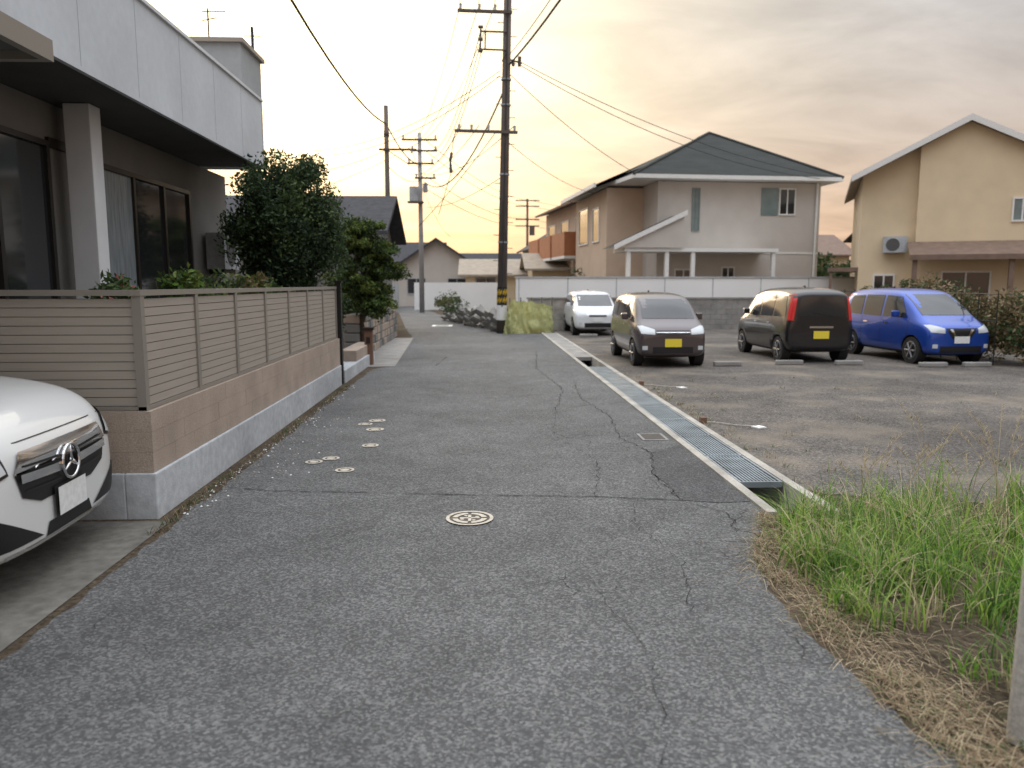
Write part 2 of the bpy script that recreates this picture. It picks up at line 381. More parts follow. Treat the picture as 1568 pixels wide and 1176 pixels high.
# ------------------------------------------------------------------ vegetation
def leafcloud(m,c,rad,nclump,nleaf,size,keys,weights,clr=.3,flat=1.0,shell=.55):
    cs=[]
    for _ in range(nclump):
        while 1:
            d=Vector((jit(1),jit(1),jit(1)))
            if .01<d.length<1: break
        d=d.normalized()*(shell+(1-shell)*R.random()) if R.random()<.75 else d
        p=Vector((c[0]+d.x*rad[0],c[1]+d.y*rad[1],c[2]+d.z*rad[2])); cs.append(p)
        cr_=clr*R.uniform(.6,1.25); shade=R.choices(range(len(keys)),weights)[0]
        for _ in range(nleaf):
            q=Vector((R.gauss(0,1),R.gauss(0,1),R.gauss(0,flat))).normalized()*cr_*(R.random()**.45)
            q.z*=flat; q+=p
            n=Vector((jit(1),jit(1),R.uniform(-.2,1))).normalized(); a=n.orthogonal().normalized()
            a=Matrix.Rotation(R.uniform(0,6.28),3,n)@a; b=n.cross(a); s=size*R.uniform(.6,1.3)
            k=keys[shade] if R.random()<.7 else R.choice(keys)
            m.add([q-a*s,q+b*s*.42+n*s*.1,q+a*s,q-b*s*.42+n*s*.1],[(0,1,2,3)],k)
    return cs
def tree(name,base,c,rad,nclump,nleaf,size,keys,weights,clr=.3,flat=1.0,tr=.09):
    e=empty(name); m=MB(); cs=leafcloud(m,c,rad,nclump,nleaf,size,keys,weights,clr,flat); m.obj('foliage',e)
    m=MB(); p=Vector(base); q=Vector((c[0],c[1],c[2]-rad[2]*.3)); mid=(p+q)/2+Vector((jit(.1),jit(.1),0))
    m.tube(p,mid,tr,tr*.75,'bark'); m.tube(mid,q,tr*.75,tr*.45,'bark')
    for t in R.sample(cs,min(10,len(cs))): 
        s=mid+(q-mid)*R.random(); m.tube(s,(s+t)/2+Vector((0,0,.05)),tr*.35,tr*.22,'bark',6); m.tube((s+t)/2+Vector((0,0,.05)),t,tr*.22,tr*.08,'bark',6)
    m.obj('trunk',e); return e
tree('garden_tree',(-3.1,12.5,0),(-3.03,12.5,2.52),(.88,.9,1.08),170,230,.036,['lf_d','lf_m','lf_l'],[5,4,1.4],.30)
e=empty('pruned_pine')
m=MB()
for (x,y,z,r) in [(-2.5,17,2.85,.5),(-2.8,17.1,2.5,.5),(-2.15,16.9,2.45,.45),(-2.5,17,2.15,.6),(-2.1,17.1,1.9,.48),(-2.9,16.9,1.75,.5),(-2.45,17,1.5,.55),(-2.3,16.9,1.15,.45)]:
    leafcloud(m,(x,y,z),(r,r,.2),24,130,.04,['pn_d','pn_m','pn_l'],[3,4,3.4],.17,.7)
m.obj('foliage',e); m=MB()
pp=[(-2.5,17,0),(-2.6,17,.8),(-2.4,17,1.5),(-2.65,17.05,2.2),(-2.5,17,2.8)]
for i,(a,b) in enumerate(zip(pp,pp[1:])): m.tube(a,b,.08-.015*i,.065-.015*i,'bark')
for z,x in((1.3,-2.1),(1.6,-2.9),(2.0,-2.1),(2.4,-2.9),(2.35,-2.2)): m.tube((-2.5,17,z-.1),(x,17,z+.1),.03,.015,'bark',6)
m.obj('trunk',e)
for (x,y,z,r,kk) in [(-3.1,8.3,1.68,.26,['pn_m','pn_l','g1']),(-3.15,9.2,1.66,.3,['pn_m','lf_m','pn_l']),(-3.0,10.2,1.68,.26,['lf_m','pn_l','ol']),(-3.3,7.2,1.62,.22,['lf_m','pn_m','flower']),(-2.9,11.2,1.5,.3,['lf_m','pn_m','ol'])]:
    m=MB(); leafcloud(m,(x,y,z-.15),(r,r*1.3,r*1.0),20,60,.04,kk,[4,3,1],.14)
    for i in range(5): m.tube((x+jit(.05),y+jit(.05),.0),(x+jit(r),y+jit(r),z),.012,.006,'bark',5)
    m.obj('garden_shrub')
m=MB()
leafcloud(m,(-3.05,20.2,1.15),(.42,3.6,.6),110,90,.05,['lf_d','lf_m','pn_m','ol'],[4,3,2,1],.3)
leafcloud(m,(-2.95,14.9,.9),(.35,.9,.6),30,90,.045,['lf_d','lf_m','pn_m'],[4,3,1],.25); m.obj('hedge')
m=MB()
leafcloud(m,(11.0,18.5,.8),(.75,4.4,.85),190,120,.05,['ol','lf_m','dry2','pn_m'],[5,3,2,1],.33); leafcloud(m,(11.5,14.2,.5),(.8,2.0,.55),50,100,.05,['ol','lf_m','dry2'],[4,2,2],.3); m.obj('bush')
m=MB()
for i in range(16): 
    y=15.2+i*.6; m.tube((10.45,y,0),(10.45,y,1.5),.012,.012,'frame',5)
for z in(.3,.9,1.45): m.tube((10.45,15.2,z),(10.45,24.2,z),.012,.012,'frame',5)
m.obj('wire_fence')

def blade(m,p,h,w,dirv,curv,k,n=4):
    vs=[];fs=[]; d=Vector(dirv).normalized(); s=Vector((-d.y,d.x,0)); tw=R.uniform(-1,1)
    s=(s+d*tw).normalized()
    for i in range(n+1):
        t=i/n; q=Vector(p)+d*curv*h*(t**2)+Vector((0,0,h*(t-.35*curv*t*t*t)))
        ww=w*(1-t)**.7+.0004; vs+=[q-s*ww,q+s*ww]
    for i in range(n): fs.append((2*i,2*i+1,2*i+3,2*i+2))
    m.add(vs,fs,k)
def gedge(y):
    T=[(2.6,2.35),(3.0,2.0),(3.4,1.82),(4.0,1.80),(4.6,1.88),(5.2,2.05),(5.6,2.7)]
    for (a,p),(b,q) in zip(T,T[1:]):
        if a<=y<=b: return p+(q-p)*(y-a)/(b-a)
    return 2.35
m=MB(); cl=[]
while len(cl)<400:
    y=R.uniform(2.75,5.4); x=gedge(y)+.03+R.random()**1.25*(4.1-gedge(y))
    if noise.noise(Vector((x*2.1,y*2.1,5)))<-.08 and R.random()<.85: continue
    if x<2.8 and y>5.12: continue
    if x>3.1 and R.random()<.35: continue
    cl.append((x,y))
for x,y in cl:
    edge=min(1,max(0,(x-gedge(y))/.35)); H=R.uniform(.18,.46)*(.55+.45*edge)*(1+.35*noise.noise(Vector((x*2,y*2,1))))
    green=R.random()+.5*noise.noise(Vector((x*1.3,y*1.3,8)))
    for _ in range(R.randint(20,34)):
        a=R.uniform(0,6.28); k=R.choices(['g1','g2','g3','dry'],[6,3.2,3,1.0] if green<.62 else [2.4,3,1.2,4])[0]
        blade(m,(x+R.gauss(0,.045),y+R.gauss(0,.045),0),H*R.uniform(.35,1.15),R.uniform(.002,.0052),(math.cos(a),math.sin(a),0),R.uniform(.1,1.2),k)
m.obj('grass')
m=MB()
def redge(y): return 1.6 if y<4.3 else 1.6+(y-4.3)*.42
for _ in range(6500):
    u=R.random()
    if u<.35: y=R.uniform(2.3,5.2); x=redge(y)+abs(R.gauss(0,.16))
    elif u<.62: x=R.uniform(2.65,7.5); y=5.3+R.gauss(0,.22)
    else: x=R.uniform(1.8,4.4); y=R.uniform(2.2,5.3); x=max(x,redge(y))
    if noise.noise(Vector((x*3,y*3,2)))<-.1: continue
    a=R.uniform(0,6.28)
    blade(m,(x,y,0),R.uniform(.02,.12),R.uniform(.001,.0022),(math.cos(a),math.sin(a),0),R.uniform(.8,2.6),R.choice(['dry','dry2','dry2','g3','dry2']),3)
for _ in range(3000):
    u=R.random()
    if u<.65: y=R.uniform(2.0,5.3); x=redge(y)+R.gauss(.13,.15)
    else: x=R.uniform(1.7,4.4); y=R.uniform(2.0,5.3)
    a=R.gauss(.9,.9); l=R.uniform(.06,.34); z=R.uniform(.010,.04)
    if x<redge(y)-.05 and R.random()<.8: continue
    blade(m,(x,y,z),.012,R.uniform(.0008,.0022),(math.cos(a),-math.sin(a),0),l/.012*.9,R.choice(['dry','dry2','dry2']),3)
for _ in range(150):
    x=R.uniform(2.75,10); y=R.uniform(5.6,14)
    if R.random()<.35: x=2.66+abs(R.gauss(0,.12))
    elif R.random()<.4: y=R.uniform(5.5,7.5)
    for _ in range(R.randint(5,18)):
        a=R.uniform(0,6.28); blade(m,(x+jit(.06),y+jit(.06),0),R.uniform(.02,.09),.0024,(math.cos(a),math.sin(a),0),R.uniform(.4,1.6),R.choice(['dry','g3','dry2','dry2']),3)
m.obj('dry_grass')
m=MB()
for (x,y,h) in [(2.75,5.3,.75),(3.0,5.2,.9),(3.3,5.4,1.0),(3.6,5.1,.95),(2.6,4.9,.7),(3.9,5.5,.85),(3.15,4.7,.8),(3.75,4.6,.8),(3.4,5.7,.6),(2.9,5.6,.6),(3.95,5.0,.7),(2.5,4.4,.6),(3.5,4.9,1.0)]:
    for _ in range(3):
        a=R.uniform(0,6.28); d=Vector((math.cos(a),math.sin(a),0)); hh=h*R.uniform(.6,1); c=R.uniform(.15,.45)
        P=[Vector((x,y,0))+d*c*hh*(t/8)**2+Vector((0,0,hh*(t/8-.15*(t/8)**3))) for t in range(9)]
        for i,(p,q) in enumerate(zip(P,P[1:])): m.tube(p,q,.0018,.0015,'dry',4,False)
        for i in range(16):
            p=P[6]+(P[8]-P[6])*(i/16); aa=R.uniform(0,6.28)
            m.tube(p,p+Vector((math.cos(aa)*.025,math.sin(aa)*.025,.02)),.0018,.001,'dry',3,False)
m.obj('dry_seed_stalks')
m=MB()
for _ in range(900):
    u=R.random()
    if u<.4: y=R.uniform(5.4,12.6); x=-2.18+abs(R.gauss(0,.09))
    elif u<.6: y=R.uniform(6.5,9.5); x=-1.9+R.gauss(0,.2)
    else: y=R.uniform(5.4,12); x=R.uniform(2.7,8)
    r=R.uniform(.004,.012)
    p=Vector((x,y,.006)); vs=[p+Vector((r,0,0)),p+Vector((0,r,0)),p+Vector((-r,0,0)),p+Vector((0,-r,0)),p+Vector((0,0,r*.8))]
    m.add(vs,[(0,1,4),(1,2,4),(2,3,4),(3,0,4)],R.choice(['concrete','whitep','brown_block','concrete']) if x<0 else R.choice(['concrete','brown_block','grey_wall']))
m.obj('gravel')
m=MB()
for _ in range(900):
    y=R.uniform(5.0,12.5); x=-2.2+abs(R.gauss(0,.05))
    if noise.noise(Vector((y*1.5,3,0)))<-.05: continue
    a=R.uniform(0,6.28); blade(m,(x,y,0),R.uniform(.02,.08),.003,(math.cos(a),math.sin(a),0),R.uniform(.4,1.3),R.choice(['g3','dry2','lf_m','dry2']),3)
m.obj('weeds')
m=MB(); m.tube((1.955,2.53,0),(1.985,2.56,.74),.045,.043,'kerb',16); m.tube((1.985,2.56,.74),(1.986,2.561,.755),.043,.032,'kerb',16); m.obj('concrete_post')

# ------------------------------------------------------------------ walls behind lot
m=MB()
for r in range(6):
    x=1.75-(.2 if r%2 else 0)
    while x<10.4:
        a=max(1.75,x); m.box(a,min(x+.388,10.4),28.0+jit(.004),28.15,r*.185,r*.185+.18,'concrete' if x>3.9 else 'kerb'); x+=.395
m.box(1.7,10.45,27.97,28.18,1.11,1.17,'concrete'); m.obj('block_wall')
m=MB(); m.box(1.4,14.9,30.0,30.12,0,1.88,'wallwhite')
for i in range(8): m.box(1.5+i*1.9,1.53+i*1.9,29.985,30.0,0,1.88,'concrete_white')
m.box(1.35,14.95,29.97,30.14,1.88,1.94,'concrete_white'); m.obj('white_wall')
m=MB()
for i in range(110):
    t=R.random(); x=.55-2.3*t+jit(.12)-.0; y=26.6+9*t+jit(.1); r=R.uniform(.12,.26); z=R.uniform(.05,.7)
    p=Vector((x+.15,y,z)); vs=[]
    for a in((1,0,0),(-1,0,0),(0,1,0),(0,-1,0),(0,0,1),(0,0,-1),(.7,.7,.4),(-.7,-.7,.4),(.7,-.7,-.3),(-.7,.7,-.3)):
        vs.append(p+Vector(a)*r*R.uniform(.75,1.1))
    bm=bmesh.new(); bv=[bm.verts.new(v) for v in vs]; bmesh.ops.convex_hull(bm,input=bv)
    bm.verts.index_update(); m.add([v.co for v in bm.verts],[[v.index for v in f.verts] for f in bm.faces],R.choice(['concrete','kerb','concrete'])); bm.free()
m.obj('rubble_wall')
m=MB(); M['net']=mat('green_net',(.36,.37,.17),.7,ns=3,na=.4,trans=.3,ns2=30,na2=.25)
nx,nz=44,30; vs=[];fs=[]
for j in range(nz+1):
    for i in range(nx+1):
        u=i/nx; v=j/nz; top=1.10-.25*abs(u-.2)+.10*noise.noise(Vector((u*7,0,0)))
        f1=abs(noise.noise(Vector((u*9+v*1.5,v*2.2,0)))); f2=noise.noise(Vector((u*22,v*9,3)))
        vs.append((1.0+u*1.5+f2*.04-.25*(1-u)*(1-v),25.75+.9*u-.30*(1-v)**1.6-f1*.38*(1.1-v*.6)+f2*.05,.01+top*v))
for j in range(nz):
    for i in range(nx): a=j*(nx+1)+i; fs.append((a,a+1,a+nx+2,a+nx+1))
m.add(vs,fs,'net')
for i in range(5):
    u=i/4; m.tube((1.0+u*1.5,25.85+.9*u,0),(1.0+u*1.5,25.85+.9*u,1.2),.02,.02,'frame',6)
m.obj('green_net_sheet',smooth=True)
for x,y in((5.0,15.3),(6.35,15.5),(7.55,15.4),(9.05,14.95),(9.95,14.95),(3.4,24)):
    m=MB(); m.box(x-.28,x+.28,y-.06,y+.06,.004,.10,'concrete'); m.obj('wheel_stop',bevel=.02)

# ------------------------------------------------------------------ houses
def gable_roof(m,x0,x1,y0,y1,z,h,oh,k,axis='y',th=.12,trim='whitep'):
    if axis=='y':
        xm=(x0+x1)/2; s=h/((x1-x0)/2); e=z-s*oh
        for sgn,xe in((-1,x0-oh),(1,x1+oh)):
            a=[(xe,y0-oh,e),(xm,y0-oh,z+h),(xm,y1+oh,z+h),(xe,y1+oh,e)]
            b=[(p[0],p[1],p[2]+th) for p in a]
            m.add(a+b,[(0,1,2,3),(4,7,6,5),(0,4,5,1),(3,2,6,7),(0,3,7,4)],k)
            m.add([(xe,y0-oh-.03,e-.05),(xm,y0-oh-.03,z+h-.05),(xm,y0-oh-.03,z+h+th+.02),(xe,y0-oh-.03,e+th+.02)],[(0,1,2,3)],trim)
    else:
        ym=(y0+y1)/2; s=h/((y1-y0)/2); e=z-s*oh
        for ye in(y0-oh,y1+oh):
            a=[(x0-oh,ye,e),(x0-oh,ym,z+h),(x1+oh,ym,z+h),(x1+oh,ye,e)]; b=[(p[0],p[1],p[2]+th) for p in a]
            m.add(a+b,[(0,1,2,3),(4,7,6,5),(0,4,5,1),(3,2,6,7),(0,3,7,4)],k)
def window(m,x0,x1,z0,z1,y,fr='whitep',gl='glass'):
    m.box(x0,x1,y-.05,y,z0,z0+.06,fr); m.box(x0,x1,y-.05,y,z1-.06,z1,fr)
    m.box(x0,x0+.05,y-.05,y,z0+.06,z1-.06,fr); m.box(x1-.05,x1,y-.05,y,z0+.06,z1-.06,fr)
    xm=(x0+x1)/2; m.box(xm-.025,xm+.025,y-.045,y,z0+.06,z1-.06,fr); m.box(x0+.05,xm-.025,y-.02,y,z0+.06,z1-.06,gl); m.box(xm+.025,x1-.05,y-.02,y,z0+.06,z1-.06,gl)
def window_x(m,y0,y1,z0,z1,x,fr='whitep',gl='glass'):
    m.box(x-.05,x,y0,y1,z0,z0+.06,fr); m.box(x-.05,x,y0,y1,z1-.06,z1,fr)
    m.box(x-.05,x,y0,y0+.05,z0+.06,z1-.06,fr); m.box(x-.05,x,y1-.05,y1,z0+.06,z1-.06,fr); m.box(x-.02,x,y0+.05,y1-.05,z0+.06,z1-.06,gl)
M['wallA']=mat('render_greige',(.52,.48,.44),.85,ns=1.5,na=.05,bs=50,bst=.2)
M['wallA2']=mat('render_tan',(.54,.42,.32),.85,ns=1.5,na=.06)
M['roofA']=mat('roof_slate',(.052,.056,.053),.9,spec=.12,ns=1.2,na=.12,ns2=20,na2=.15,bs=12,bst=.4,stretch=(1,1,4))
M['balc']=mat('balcony_brown',(.40,.16,.075),.7,ns=3,na=.12)
M['wallB']=mat('render_cream',(.70,.57,.39),.85,ns=1.5,na=.05,bs=50,bst=.2)
M['roofB']=mat('roof_brown',(.19,.13,.10),.8,ns=4,na=.15)
M['roofD']=mat('roof_dark_tile',(.06,.06,.065),.85,spec=.15,ns=5,na=.2,bs=10,bst=.5)
M['roofT']=mat('roof_tan',(.33,.28,.22),.8,ns=3,na=.15)
M['glassL']=mat('pale_glass',(.16,.21,.21),.2,spec=.7,ns=2,na=.2)
A=empty('two_storey_house',(7.55,33,0),math.radians(5))
m=MB(); m.box(0,7.3,0,8.5,0,5.97,'wallA'); m.box(-1.7,0,2.0,8.5,0,5.9,'wallA2'); m.box(0,7.3,-.02,0,2.95,3.03,'whitep'); m.obj('walls',A)
m=MB(); o=.65; e=6.0; ax0,ax1,ay0,ay1=-.6,7.3,0,8.5
a=[(ax0-o,ay0-o,e),(ax1+o,ay0-o,e),(ax1+o,ay1+o,e),(ax0-o-1,ay1+o,e),(3.6,3.7,8.55),(3.6,5.2,8.55)]
m.add([(p[0],p[1],p[2]+.14) for p in a],[(0,1,4),(1,2,5,4),(2,3,5),(3,0,4,5)],'roofA')
for i in range(4):
    p,q=a[i],a[(i+1)%4]; m.add([p,q,(q[0],q[1],e+.16),(p[0],p[1],e+.16)],[(0,1,2,3)],'whitep')
m.add([a[0],a[1],a[2],a[3]],[(0,1,2,3)],'whitep')
for i,j in((0,4),(1,4),(4,5)): m.tube((a[i][0],a[i][1],a[i][2]+.15),(a[j][0],a[j][1],a[j][2]+.15),.07,.07,'roofA',6)
m.add([(-2.4,1.4,5.95),(-.2,1.4,6.9),(-.2,9,6.9),(-2.4,9,5.95)],[(0,1,2,3)],'roofA'); m.box(-2.45,-2.35,1.4,9,5.85,6.02,'whitep'); m.obj('roof',A)
m=MB(); window(m,1.5,1.85,3.9,5.7,0,'glassL','glassL'); window(m,5.4,6.15,4.6,5.75,0); m.box(4.6,5.35,-.04,0,4.6,5.75,'glassL')
window(m,.8,1.6,.9,2.3,0); window(m,2.9,3.5,.6,2.4,0,gl='glass'); window_x(m,3.3,4.6,3.6,5.2,-1.7); window_x(m,5.6,7.6,3.6,5.4,-1.7); m.obj('windows',A)
m=MB(); m.box(-1.9,4.6,-1.8,-.03,2.95,3.1,'whitep')
for x in(-1.8,-.2,.9,4.35): m.box(x,x+.16,-1.75,-1.6,0,2.95,'whitep')
m.add([(-2.4,-2.0,3.1),(.6,-2.0,4.5),(.6,-.01,4.5),(-2.4,-.01,3.1)],[(0,1,2,3)],'roofA'); m.add([(-2.4,-2.02,3.0),(.6,-2.02,4.4),(.6,-2.02,4.6),(-2.4,-2.02,3.2)],[(0,1,2,3)],'whitep')
m.add([(-2.0,-1.9,3.11),(.5,-1.9,3.11),(.5,-1.9,4.35)],[(0,1,2)],'wallA'); m.tube((7.1,-.08,0),(7.1,-.08,6),.05,.05,'whitep',8); m.obj('porch',A)
m=MB(); m.tube((7.38,1,0),(7.38,1,5.9),.05,.05,'whitep',8); m.obj('drainpipe',A)
AP=empty('apartment_building',(7.55,33,0),math.radians(7))
m=MB(); m.box(-.4,8,9.6,21,0,6.3,'wallA2'); m.obj('walls',AP)
m=MB(); gable_roof(m,-.6,8,9.6,21,6.3,1.1,.5,'roofB','y'); m.obj('roof',AP)
m=MB()
for y0 in(10,13.7,17.4): 
    m.box(-1.7,-1.62,y0,y0+3.2,3.2,4.5,'balc'); m.box(-1.62,-.4,y0,y0+.08,3.2,4.5,'balc'); m.box(-1.7,-.4,y0,y0+3.2,3.05,3.2,'whitep'); window_x(m,y0+.6,y0+2.6,3.5,5.5,-.4); window_x(m,y0+.6,y0+2.6,.5,2.5,-.4)
m.obj('balconies',AP)
B=empty('cream_house',(13.5,27.2,0),math.radians(-24))
m=MB(); m.box(0,6.3,.35,8,0,5.45,'wallB'); m.box(1.75,6.3,0,.35,0,5.45,'wallB')
m.add([(0,.345,5.45),(6.3,.345,5.45),(3.15,.345,7.05)],[(0,1,2)],'wallB'); m.add([(1.75,0,5.45),(6.3,0,5.45),(3.15,0,7.05),(1.75,0,6.3)],[(0,1,2,3)],'wallB'); m.poly([(1.75,0,5.45),(1.75,.34,5.45),(1.75,.34,6.3),(1.75,0,6.3)],'wallB'); m.obj('walls',B)
m=MB(); gable_roof(m,0,6.3,.1,8,5.45,1.62,.4,'roofT','y',.14); m.obj('roof',B)
m=MB()
window(m,4.55,5.15,3.7,4.5,0,gl='glassL'); window(m,2.6,4.1,.9,2.1,0); window(m,.5,1.2,1.0,2.0,.35); m.obj('windows',B)
m=MB(); m.add([(1.5,-1.2,2.6),(6.6,-1.2,2.6),(6.6,0,3.1),(1.5,0,3.1)],[(0,1,2,3)],'roofB'); m.box(1.5,6.6,-1.22,-1.18,2.45,2.62,'roofB'); m.box(1.6,1.75,-1.1,-.95,0,2.5,'roofB'); m.box(4.4,4.55,-1.1,-.95,0,2.5,'roofB'); m.box(-1.0,0,.4,3,2.1,2.25,'roofB'); m.box(-.95,-.85,.45,.55,0,2.1,'roofB'); m.obj('porch_roof',B)
m=MB(); m.box(.75,1.5,.0,.3,2.75,3.3,'concrete_white'); m.tube((1.05,0,3.02),(1.05,-.01,3.02),.22,.22,'soffit',18); m.obj('air_conditioner',B)
def shouse(name,x,y,w,d,h,rh,wk,rk,rz=0,axis='x',win=True):
    e=empty(name,(x,y,0),rz); m=MB(); m.box(-w/2,w/2,0,d,0,h,wk)
    if axis=='x':
        m.add([(-w/2,0,h),(-w/2,d,h),(-w/2,d/2,h+rh)],[(0,1,2)],wk); m.add([(w/2,0,h),(w/2,d,h),(w/2,d/2,h+rh)],[(0,1,2)],wk)
    else: m.add([(-w/2,0,h),(w/2,0,h),(0,0,h+rh)],[(0,1,2)],wk)
    m.obj('walls',e); m=MB(); gable_roof(m,-w/2,w/2,0,d,h,rh,.5,rk,axis,trim=rk); m.obj('roof',e)
    m=MB()
    n=max(1,int(w/2.6))
    for f in range(2 if h>4.5 else 1):
        for i in range(n):
            cx=-w/2+(i+.5)*w/n; window(m,cx-.7,cx+.7,f*2.8+.9,f*2.8+2.1,0,'concrete_white')
    m.obj('windows',e)
shouse('tiled_roof_house',-5.6,23.5,4.8,5,3.3,1.1,'grey_wall','roofD')
shouse('tiled_roof_house',-3.2,58,6,7,2.9,2.0,'wallA','roofD',axis='y')
shouse('tiled_roof_house',1.8,52,5.5,7,2.3,1.0,'wallB','roofT')
shouse('tiled_roof_house',-6.9,66,7,7,3.6,1.6,'wallA','roofD')
shouse('tiled_roof_house',7,66,4.6,7,4.8,1.4,'wallB','roofD',.1,'y')
shouse('tiled_roof_house',4.7,47,3,6,2.6,.9,'wallB','roofT')
shouse('tiled_roof_house',2.5,80,9,7,3.3,1.5,'wallA2','roofD')
shouse('tiled_roof_house',24,60,10,8,4,1.6,'wallB','roofB')
shouse('tiled_roof_house',37,58,10,8,5.4,1.6,'wallA','roofD')
shouse('tiled_roof_house',-16,70,12,8,5.4,1.6,'wallA','roofD')
shouse('tiled_roof_house',19,85,12,8,5,1.8,'wallA2','roofD')
m=MB(); leafcloud(m,(18.0,44,1.8),(3.5,2,1.9),90,90,.16,['pn_m','lf_m','ol'],[3,3,1],.8)
m.obj('hedge_trees')
m=MB()
for i in range(60):
    x=-60+i*2.6+jit(1); leafcloud(m,(x,118+jit(8),2),(2,1.5,2+R.random()*1.2),8,30,.55,['lf_m','lf_d','ol'],[3,3,1],1.3)
m.obj('distant_trees')
m=MB(); leafcloud(m,(-1.2,31,.9),(.6,2.5,.35),24,60,.05,['pn_m','lf_m','ol'],[3,3,1],.25); leafcloud(m,(6.2,40,1.5),(2,1,.8),30,60,.09,['pn_m','lf_m','ol'],[3,3,1],.45)
leafcloud(m,(-4.6,34,.9),(.5,3,.7),40,70,.07,['pn_d','lf_m','ol'],[3,3,1],.35); m.obj('wild_shrubs')
m=MB(); m.box(-5.9,-5.8,38,56,0,1.7,'concrete_white'); m.box(-4.2,1.2,49.9,50,0,1.75,'wallwhite'); m.obj('boundary_wall')

# ------------------------------------------------------------------ utility poles
def upole(name,x,y,h,r0,r1,k,lean=0):
    e=empty(name,(x,y,0)); e.rotation_euler=(0,lean,0)
    m=MB(); m.tube((0,0,0),(0,0,h),r0,r1,k,16); m.obj('shaft',e,smooth=True); return e
P=upole('utility_pole',.72,26,13.4,.165,.115,'pole',math.radians(1.2))
m=MB()
def arm(z,x0,x1,y=-.16,t=.045): m.box(x0,x1,y-t,y+t,z-t,z+t,'pole')
arm(10.25,-1.6,.15); arm(6.55,-1.65,.4); arm(11.9,-.9,.9)
for x in(-1.5,-1.1,-.55,.3): m.tube((x,-.16,6.6),(x,-.16,6.75),.035,.05,'porc',8)
for x in(-1.5,-.9,-.4): m.tube((x,-.16,10.3),(x,-.16,10.46),.035,.05,'porc',8)
for z in(9.65,9.1): m.tube((0,-.14,z),(-.85,-.14,z),.03,.03,'pole',6)
m.tube((-.85,-.14,9.0),(-.85,-.14,9.8),.03,.03,'pole',6); m.tube((-.7,-.14,9.1),(-.7,-.14,9.65),.025,.025,'pole',6)
for z in(9.05,9.4,9.78): m.tube((-.93,-.14,z),(-.77,-.14,z),.05,.05,'pole',8)
m.tube((0,-.14,9.1),(-.15,-.14,8.75),.02,.02,'pole',6)
m.tube((.1,0,8.85),(.5,0,8.75),.03,.03,'pole',6); m.tube((.42,0,8.65),(.42,0,8.95),.06,.06,'pole',8); m.tube((.22,0,8.65),(.22,0,8.85),.05,.05,'pole',8)
m.tube((.1,0,6.9),(.1,0,9.9),.02,.02,'wire',6)
m.tube((.0,-.17,.9),(.0,-.17,11),.022,.022,'wire',6)
z=2.0; s=1
while z<12.5: m.tube((.1*s,0,z),(.32*s,0,z),.012,.012,'pole',6); z+=.42; s=-s
for z in(3,5.2,7.4,8.2): m.tube((0,0,z),(0,0,z+.05),.17,.17,'steel',16)
m.obj('crossarms',P)
m=MB()
r=.172
m.tube((0,0,.95),(0,0,1.55),r,r,'black',16)
for i in range(2):
    for k in range(12):
        a0=2*math.pi*k/12; vs=[]
        z=1.0+i*.26
        for (aa,zz) in((a0,z),(a0+.53,z+.12),(a0+.53,z+.24),(a0,z+.12)): vs.append(((r+.004)*math.cos(aa),(r+.004)*math.sin(aa),zz))
        m.add(vs,[(0,1,2,3)],'yellow')
m.tube((0,0,.45),(0,0,.945),.174,.174,'whitep',16); m.obj('warning_tape',P)
P1=upole('utility_pole',-3.7,32,8.7,.12,.09,'pole')
m=MB(); m.box(-.3,1.2,-.14,-.06,6.95,7.03,'pole'); m.tube((0,0,7.0),(.9,-.1,6.4),.02,.02,'pole',6); m.tube((1.0,-.1,6.85),(1.0,-.1,6.95),.05,.05,'porc',8); m.tube((-.1,0,7.6),(.1,0,7.6),.13,.13,'pole',8); m.obj('crossarms',P1)
P2=upole('utility_pole',-3.35,45,10.1,.15,.11,'pole_grey')
m=MB()
for z,a,b in((9.7,-1.0,1.0),(9.1,-.5,1.0),(8.4,-.7,.8),(7.6,-.3,.9)): m.box(a,b,-.2,-.1,z-.05,z+.05,'pole'); [m.tube((x,-.15,z+.05),(x,-.15,z+.25),.05,.06,'porc',8) for x in(a+.1,b-.1)]
m.tube((-.35,-.3,6.3),(-.35,-.3,7.1),.26,.26,'concrete_white',14); m.tube((.3,-.2,6.8),(.3,-.2,7.3),.14,.14,'pole_grey',10); m.box(-.7,.2,-.6,0,6.2,6.28,'pole'); m.obj('transformer_rack',P2)
P3=upole('utility_pole',5.2,85,10.8,.16,.12,'pole')
m=MB()
for z in(10.6,10.0,8.6,7.9): m.box(-1.3,1.3,-.2,-.08,z-.06,z+.06,'pole')
m.tube((.5,-.2,6.9),(.5,-.2,7.9),.3,.3,'pole',10); m.obj('crossarms',P3)
cu=bpy.data.curves.new('power_lines','CURVE'); cu.dimensions='3D'; cu.bevel_depth=1; cu.bevel_resolution=1; cu.use_fill_caps=False
def wire(a,b,sag,r=.012,n=16):
    s=cu.splines.new('POLY'); s.points.add(n)
    for i in range(n+1):
        t=i/n; s.points[i].co=(a[0]+(b[0]-a[0])*t,a[1]+(b[1]-a[1])*t,a[2]+(b[2]-a[2])*t-4*sag*t*(1-t),1); s.points[i].radius=r
wire((-3.7,32,8.0),(-3.1,-3,8.6),1.5,.03); wire((-3.7,32,8.0),(-3.35,45,8.4),.4,.03)
wire((1.0,26,8.7),(4.8,-3,9.6),.9,.03); wire((1.0,26,9.0),(4.7,-3,9.9),.9,.012)
T=P.location
for (x,z) in((-1.4,6.75),(-.85,6.75),(.3,6.75)): wire((T.x+x+.13,25.84,z),(-3.35+x*.4,45,7.9),.6,.012)
